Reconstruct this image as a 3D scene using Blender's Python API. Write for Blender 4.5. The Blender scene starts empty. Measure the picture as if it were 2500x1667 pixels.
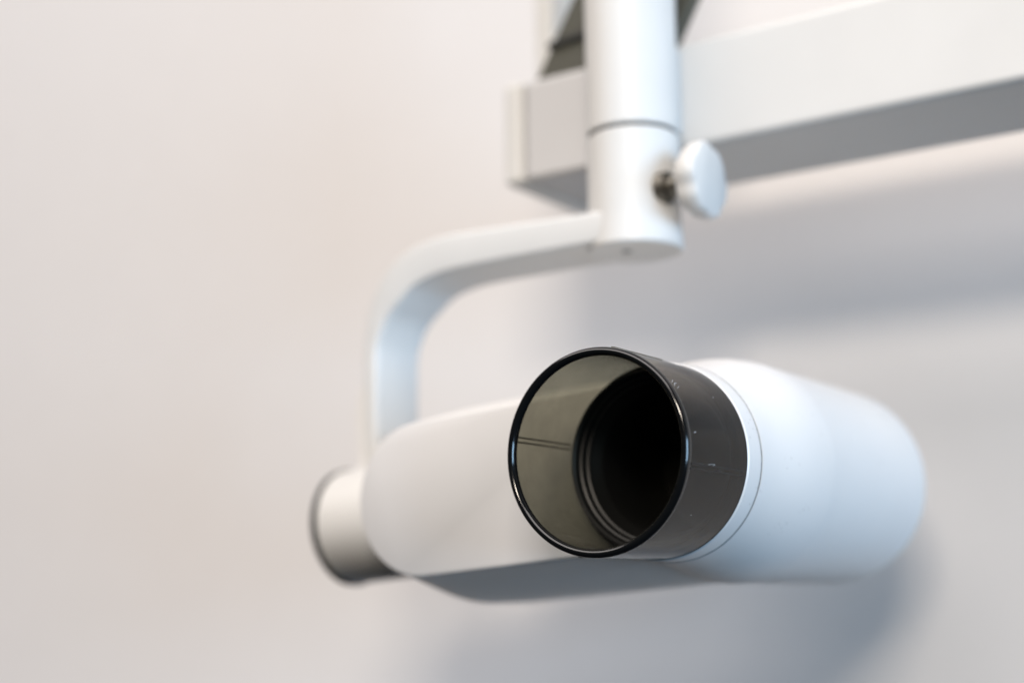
import bpy, bmesh, math, random
from mathutils import Vector, Matrix, Euler
R = math.radians
C = bpy.context.scene.collection
scene = bpy.context.scene

# ------------------------------------------------------------------ camera
# World axes: X runs along the wall to the right, Y runs into the wall, Z is up.
# The origin is the centre of the cone's base on the tube head.
cam_d = bpy.data.cameras.new("camera")
cam = bpy.data.objects.new("camera", cam_d); C.objects.link(cam)
yaw, pit, rol = 0.5956, 0.1740, -0.0104
fwd = Vector((-math.sin(yaw)*math.cos(pit), math.cos(yaw)*math.cos(pit), math.sin(pit)))
rgt = Vector((math.cos(yaw), math.sin(yaw), 0)); up = rgt.cross(fwd)
r2 = rgt*math.cos(rol) + up*math.sin(rol); u2 = up*math.cos(rol) - rgt*math.sin(rol)
m = Matrix((r2, u2, -fwd)).transposed().to_4x4()
m.translation = Vector((0.24256, -0.45062, -0.04567))
cam.matrix_world = m
cam_d.sensor_width = 36; cam_d.lens = 50.0
cam_d.clip_start = 0.01; cam_d.clip_end = 60
cam_d.dof.use_dof = True
cam_d.dof.focus_distance = 0.476
cam_d.dof.aperture_fstop = 3.3
scene.camera = cam

# ------------------------------------------------------------------ light
w = bpy.data.worlds.new("World"); scene.world = w; w.use_nodes = True
bg = w.node_tree.nodes["Background"]
bg.inputs[0].default_value = (0.75, 0.85, 1.0, 1); bg.inputs[1].default_value = 0.015

def area(name, loc, target, sx, sy, power, col):
    l = bpy.data.lights.new(name, "AREA"); l.shape = "RECTANGLE"; l.size = sx; l.size_y = sy
    l.energy = power; l.color = col
    o = bpy.data.objects.new(name, l); C.objects.link(o)
    o.location = loc
    o.rotation_euler = (Vector(target) - Vector(loc)).to_track_quat("-Z", "Y").to_euler()
    return o
area("ceiling_light", (0.66, -1.50, 0.74), (-0.1, 0.2, 0.1), 0.62, 0.22, 23, (1.0, 0.88, 0.75))
area("window_light", (4.6, -1.4, 0.12), (-0.1, 0.2, 0.05), 2.6, 1.5, 202, (0.47, 0.725, 1.0))
area("room_light", (-0.6, -1.9, 2.4), (-0.6, -1.5, 0.0), 4.4, 2.2, 154, (1.0, 0.93, 0.895))

scene.view_settings.view_transform = "Standard"; scene.view_settings.look = "None"
scene.view_settings.exposure = 0.08; scene.view_settings.gamma = 1.0
scene.render.engine = "CYCLES"
scene.cycles.max_bounces = 12; scene.cycles.transparent_max_bounces = 16
scene.cycles.use_denoising = True

# ------------------------------------------------------------------ materials
def mat(name):
    k = bpy.data.materials.new(name); k.use_nodes = True
    return k, k.node_tree, k.node_tree.nodes["Principled BSDF"]

def plastic(name, col, rough=0.4, var=0.03, bump=0.03, scale=900.0, spec=0.5, specks=False):
    k, t, p = mat(name)
    N, L = t.nodes.new, t.links.new
    tc = N("ShaderNodeTexCoord")
    n1 = N("ShaderNodeTexNoise"); n1.inputs["Scale"].default_value = 28; n1.inputs["Detail"].default_value = 5
    L(tc.outputs["Object"], n1.inputs["Vector"])
    mr = N("ShaderNodeMapRange"); mr.inputs["From Min"].default_value = .3; mr.inputs["From Max"].default_value = .7
    mr.inputs["To Min"].default_value = 1 - var; mr.inputs["To Max"].default_value = 1
    L(n1.outputs["Fac"], mr.inputs["Value"])
    mx = N("ShaderNodeMix"); mx.data_type = "RGBA"; mx.blend_type = "MULTIPLY"; mx.inputs[0].default_value = 1
    mx.inputs[6].default_value = (*col, 1); L(mr.outputs[0], mx.inputs[7])
    src = mx.outputs[2]
    if specks:
        v = N("ShaderNodeTexVoronoi"); v.inputs["Scale"].default_value = 420
        L(tc.outputs["Object"], v.inputs["Vector"])
        n3 = N("ShaderNodeTexNoise"); n3.inputs["Scale"].default_value = 60
        L(tc.outputs["Object"], n3.inputs["Vector"])
        a = N("ShaderNodeMath"); a.operation = "LESS_THAN"; a.inputs[1].default_value = .16; L(v.outputs["Distance"], a.inputs[0])
        b = N("ShaderNodeMath"); b.operation = "GREATER_THAN"; b.inputs[1].default_value = .60; L(n3.outputs["Fac"], b.inputs[0])
        c = N("ShaderNodeMath"); c.operation = "MULTIPLY"; L(a.outputs[0], c.inputs[0]); L(b.outputs[0], c.inputs[1])
        d = N("ShaderNodeMath"); d.operation = "MULTIPLY"; d.inputs[1].default_value = .45; L(c.outputs[0], d.inputs[0])
        m2 = N("ShaderNodeMix"); m2.data_type = "RGBA"; L(d.outputs[0], m2.inputs[0]); L(src, m2.inputs[6])
        m2.inputs[7].default_value = (.25, .25, .24, 1); src = m2.outputs[2]
    L(src, p.inputs["Base Color"])
    n2 = N("ShaderNodeTexNoise"); n2.inputs["Scale"].default_value = scale; n2.inputs["Detail"].default_value = 3
    L(tc.outputs["Object"], n2.inputs["Vector"])
    bp = N("ShaderNodeBump"); bp.inputs["Strength"].default_value = bump; bp.inputs["Distance"].default_value = .0005
    L(n2.outputs["Fac"], bp.inputs["Height"]); L(bp.outputs[0], p.inputs["Normal"])
    rr = N("ShaderNodeMapRange"); rr.inputs["To Min"].default_value = rough - .06; rr.inputs["To Max"].default_value = rough + .06
    L(n1.outputs["Fac"], rr.inputs["Value"]); L(rr.outputs[0], p.inputs["Roughness"])
    p.inputs["Specular IOR Level"].default_value = spec
    return k

WHITE = plastic("white_enamel", (.58, .585, .58), .48)
BARREL = plastic("white_tube_plastic", (.65, .65, .65), .34, specks=True)
PANEL = plastic("light_grey_panel", (.575, .58, .59), .5)
ARM = plastic("white_arm_paint", (.57, .575, .57), .4)
BLOCK = plastic("grey_white_cap", (.56, .565, .555), .5)
RAIL_SHADE = plastic("rail_shade_grey", (.46, .465, .475), .5)  # greyer rail paint, stands in for the shade beside the post
OLIVE = plastic("dark_olive_hinge", (.06, .06, .045), .6, var=.2)
RUBBER = plastic("charcoal_rubber", (.012, .014, .014), .6)
BLACK = plastic("black_plastic", (.003, .003, .003), .45, var=.2, spec=.35)
BLACKRIM = plastic("gloss_black_rim", (.004, .0045, .005), .12, var=.2, bump=.015)
METAL = plastic("dull_steel", (.16, .15, .13), .5); METAL.node_tree.nodes["Principled BSDF"].inputs["Metallic"].default_value = 1
GROOVE = plastic("grey_groove", (.12, .13, .14), .6)

def smoky():
    k, t, p = mat("smoked_acrylic")
    t.nodes.remove(p)
    N, L = t.nodes.new, t.links.new
    out = t.nodes["Material Output"]
    tc = N("ShaderNodeTexCoord")
    n1 = N("ShaderNodeTexNoise"); n1.inputs["Scale"].default_value = 70; n1.inputs["Detail"].default_value = 8; n1.inputs["Roughness"].default_value = .65
    L(tc.outputs["Object"], n1.inputs["Vector"])
    cr = N("ShaderNodeMix"); cr.data_type = "RGBA"
    cr.inputs[6].default_value = (.40, .395, .35, 1); cr.inputs[7].default_value = (.60, .59, .52, 1)
    L(n1.outputs["Fac"], cr.inputs[0])
    tr = N("ShaderNodeBsdfTransparent"); L(cr.outputs[2], tr.inputs[0])
    gl = N("ShaderNodeBsdfGlossy"); gl.inputs["Roughness"].default_value = .07
    df = N("ShaderNodeBsdfDiffuse"); df.inputs[0].default_value = (.02, .02, .017, 1)
    nr = N("ShaderNodeTexNoise"); nr.inputs["Scale"].default_value = 45; nr.inputs["Detail"].default_value = 6
    L(tc.outputs["Object"], nr.inputs["Vector"])
    mr = N("ShaderNodeMapRange"); mr.inputs["From Min"].default_value = .4; mr.inputs["From Max"].default_value = .65
    mr.inputs["To Min"].default_value = .04; mr.inputs["To Max"].default_value = .26
    L(nr.outputs["Fac"], mr.inputs["Value"]); L(mr.outputs[0], gl.inputs["Roughness"])
    # fine scratches
    mp = N("ShaderNodeMapping"); mp.inputs["Scale"].default_value = (90, 900, 90); mp.inputs["Rotation"].default_value = (.4, .2, .7)
    L(tc.outputs["Object"], mp.inputs[0])
    ns = N("ShaderNodeTexNoise"); ns.inputs["Scale"].default_value = 1.0; ns.inputs["Detail"].default_value = 4
    L(mp.outputs[0], ns.inputs["Vector"])
    bp = N("ShaderNodeBump"); bp.inputs["Strength"].default_value = .06; bp.inputs["Distance"].default_value = .0003
    L(ns.outputs["Fac"], bp.inputs["Height"]); L(bp.outputs[0], gl.inputs["Normal"])
    m1 = N("ShaderNodeMixShader"); m1.inputs[0].default_value = .006; L(tr.outputs[0], m1.inputs[1]); L(df.outputs[0], m1.inputs[2])
    fr = N("ShaderNodeFresnel"); fr.inputs[0].default_value = 1.36
    m2 = N("ShaderNodeMixShader"); 
    ge = N("ShaderNodeNewGeometry"); iv = N("ShaderNodeMath"); iv.operation = "SUBTRACT"; iv.inputs[0].default_value = 1
    L(ge.outputs["Backfacing"], iv.inputs[1])
    fm = N("ShaderNodeMath"); fm.operation = "MULTIPLY"; L(fr.outputs[0], fm.inputs[0]); L(iv.outputs[0], fm.inputs[1])
    L(fm.outputs[0], m2.inputs[0])
    L(m1.outputs[0], m2.inputs[1]); L(gl.outputs[0], m2.inputs[2])
    L(m2.outputs[0], out.inputs[0])
    return k
SMOKE = smoky()

def wallmat():
    k = plastic("painted_wall", (.635, .618, .609), .75, var=.012, bump=.12, scale=500, spec=.25)
    return k
WALL = wallmat()

# ------------------------------------------------------------------ helpers
def obj(name, bm, material, parent=None, smooth=35, bevel=0, seg=3):
    bmesh.ops.recalc_face_normals(bm, faces=bm.faces)
    me = bpy.data.meshes.new(name); bm.to_mesh(me); bm.free()
    me.materials.append(material)
    o = bpy.data.objects.new(name, me); C.objects.link(o)
    if parent: o.parent = parent
    if smooth:
        me.polygons.foreach_set("use_smooth", [True]*len(me.polygons)); me.set_sharp_from_angle(angle=R(smooth))
    if bevel:
        b = o.modifiers.new("bevel", "BEVEL"); b.width = bevel; b.segments = seg; b.limit_method = "ANGLE"; b.angle_limit = R(30)
        b.harden_normals = True
    return o

def loft(bm, rings, cap0=True, cap1=True, closed=False):
    vs = [[bm.verts.new(p) for p in r] for r in rings]
    n = len(vs[0]); k = len(vs)
    for i in range(k if closed else k-1):
        a, b = vs[i], vs[(i+1) % k]
        for j in range(n):
            bm.faces.new((a[j], a[(j+1) % n], b[(j+1) % n], b[j]))
    if not closed and cap0: bm.faces.new(vs[0][::-1])
    if not closed and cap1: bm.faces.new(vs[-1])

def lathe(bm, prof, axis="Y", centre=(0, 0, 0), n=160, closed=False, cap0=True, cap1=True):
    c = Vector(centre); rings = []
    for t, r in prof:
        ring = []
        for i in range(n):
            a = 2*math.pi*i/n; u, v = r*math.cos(a), r*math.sin(a)
            ring.append(c + Vector({"Y": (u, t, v), "X": (t, u, v), "Z": (u, v, t)}[axis]))
        rings.append(ring)
    loft(bm, rings, cap0, cap1, closed)

def box(bm, x0, x1, y0, y1, z0, z1):
    loft(bm, [[Vector((x, y0, z0)), Vector((x, y1, z0)), Vector((x, y1, z1)), Vector((x, y0, z1))] for x in (x0, x1)])

def prism_y(bm, pts, y0, y1):
    loft(bm, [[Vector((x, y, z)) for x, z in pts] for y in (y0, y1)])

def prism_x(bm, pts, x0, x1):
    loft(bm, [[Vector((x, y, z)) for y, z in pts] for x in (x0, x1)])

def arc(t0, r0, t1, r1, n=10):
    """quarter-ellipse of a lathe profile from (t0,r0) to (t1,r1), leaving along t"""
    return [(t0 + (t1-t0)*math.sin(math.pi/2*i/n), r1 + (r0-r1)*math.cos(math.pi/2*i/n)) for i in range(n+1)]

# ------------------------------------------------------------------ wall
WY = 0.245
bm = bmesh.new(); box(bm, -2.6, 1.6, WY, WY + .1, -.24, 1.6)
o = obj("wall", bm, WALL, smooth=0)
o["kind"] = "structure"; o["label"] = "plain off white painted wall behind the x-ray head"; o["category"] = "wall"

# ------------------------------------------------------------------ x-ray unit
unit = bpy.data.objects.new("dental_xray_unit", None); C.objects.link(unit)
unit.location = (0, 0, 0); unit.empty_display_size = .05
unit["label"] = "white dental x-ray head with smoked black cone, hung on bent arm under a rail"
unit["category"] = "x-ray machine"

# --- the rail that carries everything
RY0, RY1, RZ0, RZ1, RX0 = .086, .152, .1435, .1925, -.1245
bm = bmesh.new(); box(bm, -.062, .75, RY0, RY1, RZ0, RZ1)
rail = obj("support_rail", bm, ARM, unit, bevel=.0035)
bm = bmesh.new(); box(bm, RX0, RX0 + .011, RY0 - .0006, RY1 + .0006, RZ0 - .0006, RZ1 + .0006)
obj("end_cap", bm, BLOCK, rail, bevel=.003)
bm = bmesh.new(); box(bm, RX0 + .0115, -.0625, RY0, RY1, RZ0, RZ1)  # left end of the rail itself, post's shade put into its greyer colour
obj("shaded_rail_end", bm, RAIL_SHADE, unit, bevel=.003)
# dark slanted strut rising from the end of the rail
bm = bmesh.new()
prism_y(bm, [(-.1165, RZ1 + .0008), (-.042, RZ1 + .0008), (-.0042, .262), (-.0766, .262)], .098, .106)
hinge = obj("hinge_bracket", bm, OLIVE, unit, bevel=.002)
bm = bmesh.new()
prism_y(bm, [(-.106, .211), (-.06, .214), (-.058, .2165), (-.1045, .2135)], .0955, .099)
obj("hinge_slot", bm, RUBBER, hinge)
bm = bmesh.new(); box(bm, -.1285, -.118, .120, .146, RZ1 + .0008, .28)
obj("back_post", bm, BLOCK, unit, bevel=.002)

# --- drop post
PX, PY, PR = -.0425, .064, .0197
bm = bmesh.new(); lathe(bm, [(.1462, PR - .0006), (.147, PR), (.40, PR)], "Z", (PX, PY, 0), 128)
post = obj("drop_post", bm, WHITE, unit)
bm = bmesh.new(); lathe(bm, [(.1448, PR - .0012), (.1462, PR - .0012)], "Z", (PX, PY, 0), 128)
obj("swivel_gap", bm, RUBBER, post)
bm = bmesh.new(); box(bm, PX - .012, PX + .012, PY + PR - .004, RY0 + .004, .150, .19)
obj("post_clamp", bm, ARM, post, bevel=.002)

# --- yoke: collar, then a flat arm sweeping left and bending down to the hub
bm = bmesh.new()
zb, zt = .0950, .1448
ring_prof = [(zb, PR - .0002), (zb + .0010, PR + .0006), (zb + .004, PR + .0005), (zb + .010, PR + .0001), (zb + .016, PR), (zt - .0008, PR), (zt, PR - .0008)]
lathe(bm, ring_prof, "Z", (PX, PY, 0), 128)
collar = obj("yoke_collar", bm, WHITE, unit)
bm = bmesh.new(); lathe(bm, [(zb - .0003, .0022), (zb + .001, .0022)], "Z", (PX - .002, PY - .004, 0), 32)
obj("grub_screw", bm, GROOVE, collar)

# centreline in the XZ plane with half thickness and half width, smoothed with a spline
keys = [(-.0300, .1035, .0069, .0192), (-.0445, .1035, .0069, .0192), (-.0570, .1036, .0069, .0190), (-.0887, .1039, .0075, .0185), (-.1240, .1040, .0084, .0178),
        (-.1409, .1026, .0088, .0172), (-.1535, .0985, .0088, .0168), (-.1636, .0900, .0080, .0165), (-.1693, .0822, .0063, .0163), (-.1725, .0742, .0050, .0162),
        (-.1746, .0648, .0042, .0160), (-.1746, .0500, .0040, .0160), (-.1744, .0300, .0040, .0158), (-.1742, .0100, .0040, .0155), (-.1740, -.0040, .0040, .0150), (-.1738, -.0180, .0040, .0150)]
path = []
for k in range(1, len(keys) - 2):
    p0, p1, p2, p3 = keys[k-1:k+3]
    for q in range(6):
        t = q/6
        path.append(tuple(.5*(2*b + (c-a)*t + (2*a-5*b+4*c-d)*t*t + (3*b-a-3*c+d)*t**3) for a, b, c, d in zip(p0, p1, p2, p3)))
rings = []
for i, (x, z, hh, hw) in enumerate(path):
    a = path[max(i-1, 0)]; b = path[min(i+1, len(path)-1)]
    tx, tz = b[0]-a[0], b[1]-a[1]; l = math.hypot(tx, tz); nx, nz = -tz/l, tx/l     # normal to path
    rc = .0020; ring = []
    # rounded rectangle, counter-clockwise
    for cx, cy, st in ((1, 1, 0), (-1, 1, 90), (-1, -1, 180), (1, -1, 270)):
        for q in range(5):
            ang = R(st + 90*q/4)
            e = cx*(hh-rc) + rc*math.cos(ang); g = cy*(hw-rc) + rc*math.sin(ang)
            ring.append(Vector((x + nx*e, PY + g, z + nz*e)))
    rings.append(ring)
bm = bmesh.new(); loft(bm, rings)
obj("yoke_arm", bm, ARM, unit, smooth=60)

# clamp knob on the collar's right side
bm = bmesh.new(); KX, KY, KZ = -.0058, .057, .1185
lathe(bm, [(-.0082, .006), (-.0078, .0118), (-.0064, .0142), (-.0042, .0153), (-.002, .0160), (.0015, .0160), (.0026, .0152), (.003, .0145)], "X", (KX, KY, KZ), 96)
for v in bm.verts:                      # six shallow finger scallops round the edge
    dy, dz = v.co.y - KY, v.co.z - KZ; r = math.hypot(dy, dz)
    k = 1 - .085*(.5 - .5*math.cos(6*math.atan2(dz, dy) + 1.2))**2 * min(1, (r/.014)**2)
    v.co.y = KY + dy*k; v.co.z = KZ + dz*k
knob = obj("clamp_knob", bm, WHITE, unit, smooth=40)
bm = bmesh.new(); lathe(bm, [(PX + PR - .002, .0042), (-.0165, .0042), (-.0163, .0060), (-.007 + KX, .0060)], "X", (0, KY, KZ), 48)
obj("knob_stem", bm, METAL, knob)
bm = bmesh.new(); lathe(bm, [(PX + PR - .0035, .0066), (PX + PR + .0006, .0066)], "X", (0, KY, KZ), 48)
obj("knob_washer", bm, METAL, knob)

# --- pivot hub and head, drooping about 4.5 degrees to the left
TILT = R(4.5)
Rt = Matrix.Rotation(-TILT, 4, "Y")
def tilt(o):
    o.data.transform(Rt); o.data.update(); return o

bm = bmesh.new(); HY = .060
lathe(bm, [(-.1940, .0262), (-.14, .0262)], "X", (0, HY, 0), 128)
hub = tilt(obj("pivot_hub", bm, WHITE, unit))
bm = bmesh.new()
lathe(bm, [(-.1985, .0225), (-.1982, .0255), (-.1968, .0268), (-.1940, .0270), (-.1937, .0262)], "X", (0, HY, 0), 128)
tilt(obj("hub_cap", bm, RUBBER, hub))
bm = bmesh.new(); prism_y(bm, [(-.1935, .02), (-.176, .02), (-.176, .054), (-.179, .064), (-.185, .068), (-.1905, .064), (-.1935, .054)], HY + .004, HY + .010)
tilt(obj("cable_cover", bm, plastic("cream_cover", (.64, .64, .635), .7), hub, bevel=.0015))

def stadium(y, r, xl, xr=0.0, n=48):
    pts = []
    for i in range(n+1):
        a = math.pi/2 + math.pi*i/n; pts.append(Vector((xl + r*math.cos(a), y, r*math.sin(a))))
    for i in range(n+1):
        a = -math.pi/2 + math.pi*i/n; pts.append(Vector((xr + r*math.cos(a), y, r*math.sin(a))))
    return pts
def bore(o, r, y0, y1):
    """cut a round hole along Y through a part's mesh"""
    bm = bmesh.new(); lathe(bm, [(y0, r), (y1, r)], "Y", (0, 0, 0), 160)
    k = obj("cutter", bm, BLACK, None, smooth=0)
    md = o.modifiers.new("bore", "BOOLEAN"); md.object = k; md.operation = "DIFFERENCE"; md.solver = "EXACT"
    me = bpy.data.meshes.new_from_object(o.evaluated_get(bpy.context.evaluated_depsgraph_get()))
    o.modifiers.clear(); old = o.data; o.data = me; bpy.data.meshes.remove(old)
    me.name = o.name
    me.set_sharp_from_angle(angle=R(40))
    km = k.data; bpy.data.objects.remove(k); bpy.data.meshes.remove(km)
LX = -.109
bm = bmesh.new()
secs = [(.0016, .0310), (.010, .0330), (.020, .0356), (.032, .0387), (.040, .0406), (.046, .0416), (.052, .0419), (.078, .0418), (.083, .0405), (.086, .037)]
loft(bm, [stadium(y, r, LX, 0) for y, r in secs])
head = tilt(obj("tube_head", bm, plastic("white_housing", (.70, .70, .69), .4), unit, smooth=50))
bm = bmesh.new(); loft(bm, [stadium(y, r, LX, 0) for y, r in [(.0, .0300), (.0004, .0306), (.0016, .0309), (.0019, .0307)]])
tilt(obj("front_panel", bm, PANEL, head, smooth=50))
# barrel: collar ring, hairline seam, flare, second seam, rounded back end
bm = bmesh.new()
prof = [(-.0006, .0335), (-.0006, .0350), (.0, .0355), (.0086, .0359), (.0089, .0353), (.0092, .0353), (.0095, .0361), (.016, .0368), (.024, .0383),
        (.032, .0402), (.040, .0418), (.048, .0429), (.056, .0435), (.058, .0436), (.0584, .0433), (.07, .0434), (.160, .0432)]
prof += arc(.160, .0432, .173, .033, 16) + [(.1735, .004)]
prof = [(.053, .0330)] + prof[1:]
prof = [(.0535, .001), (.0535, .0330), (-.0006, .0330)] + prof[1:]
lathe(bm, prof, "Y", (0, 0, 0), 200)
barrel = obj("tube_barrel", bm, BARREL, head, smooth=30)
bm = bmesh.new(); lathe(bm, [(.0087, .0352), (.0087, .03602), (.0092, .03602), (.0092, .0352)], "Y", (0, 0, 0), 200, closed=True)
obj("seam_line", bm, GROOVE, head)

bore(head, .0345, -.02, .056)
bore(bpy.data.objects["front_panel"], .0347, -.02, .056)
# --- smoked collimator cone
LC = .0444
bm = bmesh.new()
lathe(bm, [(-LC + .0012, .0350), (-.0012, .0350), (-.0012, .0324), (-LC + .0012, .0324)], "Y", (0, 0, 0), 200, closed=True)
cone = obj("collimator_cone", bm, SMOKE, unit, smooth=40)
bm = bmesh.new(); prof = []
for i in range(20):
    a = 2*math.pi*i/20; prof.append((-LC + .0008 + .0019*math.sin(a), .0337 + .0015*math.cos(a)))
lathe(bm, prof, "Y", (0, 0, 0), 200, closed=True)
obj("cone_rim", bm, BLACKRIM, cone, smooth=0).data.polygons.foreach_set("use_smooth", [True]*4000)
# stepped black base with the dark aperture
bm = bmesh.new()
lathe(bm, [(-.0070, .0323), (-.0070, .0318), (-.0062, .0311), (-.0040, .0306), (-.0036, .0298), (-.0014, .0293), (-.0010, .0284), (.0014, .0277), (.004, .0262), (.006, .0257), (.05, .0245), (.05, .001),
           (.052, .001), (.052, .0323), (-.0003, .0323), (-.0003, .0328), (-.0008, .0328), (-.0008, .0351), (-.0011, .0351), (-.0011, .0323)], "Y", (0, 0, 0), 200, closed=True)
for v in bm.verts: pass
base = obj("aperture_ring", bm, BLACK, head, smooth=25)
# alignment marks: a pair of moulded lines at every quarter of the cone
for k, deg in enumerate((169, 80, -11, 259)):
    for dd in (-1.35, 1.35):
        a = R(deg + dd); bm = bmesh.new()
        for ro, ri in ((.0353, .0349),):
            ring = []
            for y in (-LC + .0022, -.004 if k != 2 else -.004):
                pts = []
                for s, r in ((-1, ri), (1, ri), (1, ro), (-1, ro)):
                    aa = a + s*R(.42); pts.append(Vector((r*math.cos(aa), y, r*math.sin(aa))))
                ring.append(pts)
            loft(bm, ring)
        obj("alignment_mark", bm, BLACK, cone, smooth=0)
# moulded ridge on top, and scuffs near the rim
def patch(bm, deg, y0, y1, half, ro, skew=0.0):
    rings = []
    for y, sk in ((y0, 0), (y1, skew)):
        a = R(deg + sk)
        rings.append([Vector(((r)*math.cos(a + q*half), y, r*math.sin(a + q*half))) for q, r in ((-1, .0348), (1, .0348), (1, ro), (-1, ro))])
    loft(bm, rings)
for deg, y1 in ((78, -.010), (258, -.004)):
    bm = bmesh.new(); patch(bm, deg, -.0432, y1, R(1.3), .0355); obj("moulded_ridge", bm, SMOKE, cone, smooth=0)
SCUFF = plastic("pale_scuff", (.36, .39, .43), .5, var=.3)
random.seed(4)
for deg, y, l, wd, sk in ((37, -.0412, .0022, .16, 2.2), (36, -.0405, .0026, .13, 1.2), (34.5, -.0410, .0018, .16, 2.6), (33, -.0402, .0022, .12, 1.8),
                          (32, -.015, .0009, .18, .8), (-9, -.030, .0030, .12, .6), (-9.8, -.0275, .0014, .22, .9),
                          (-8.3, -.0262, .0010, .2, -.4), (-38, -.030, .0004, .2, 0), (7, -.0398, .0012, .3, .4)):
    bm = bmesh.new(); patch(bm, deg, y, y + l, R(wd*.8), .03506, sk); obj("scuff_mark", bm, SCUFF, cone, smooth=0)
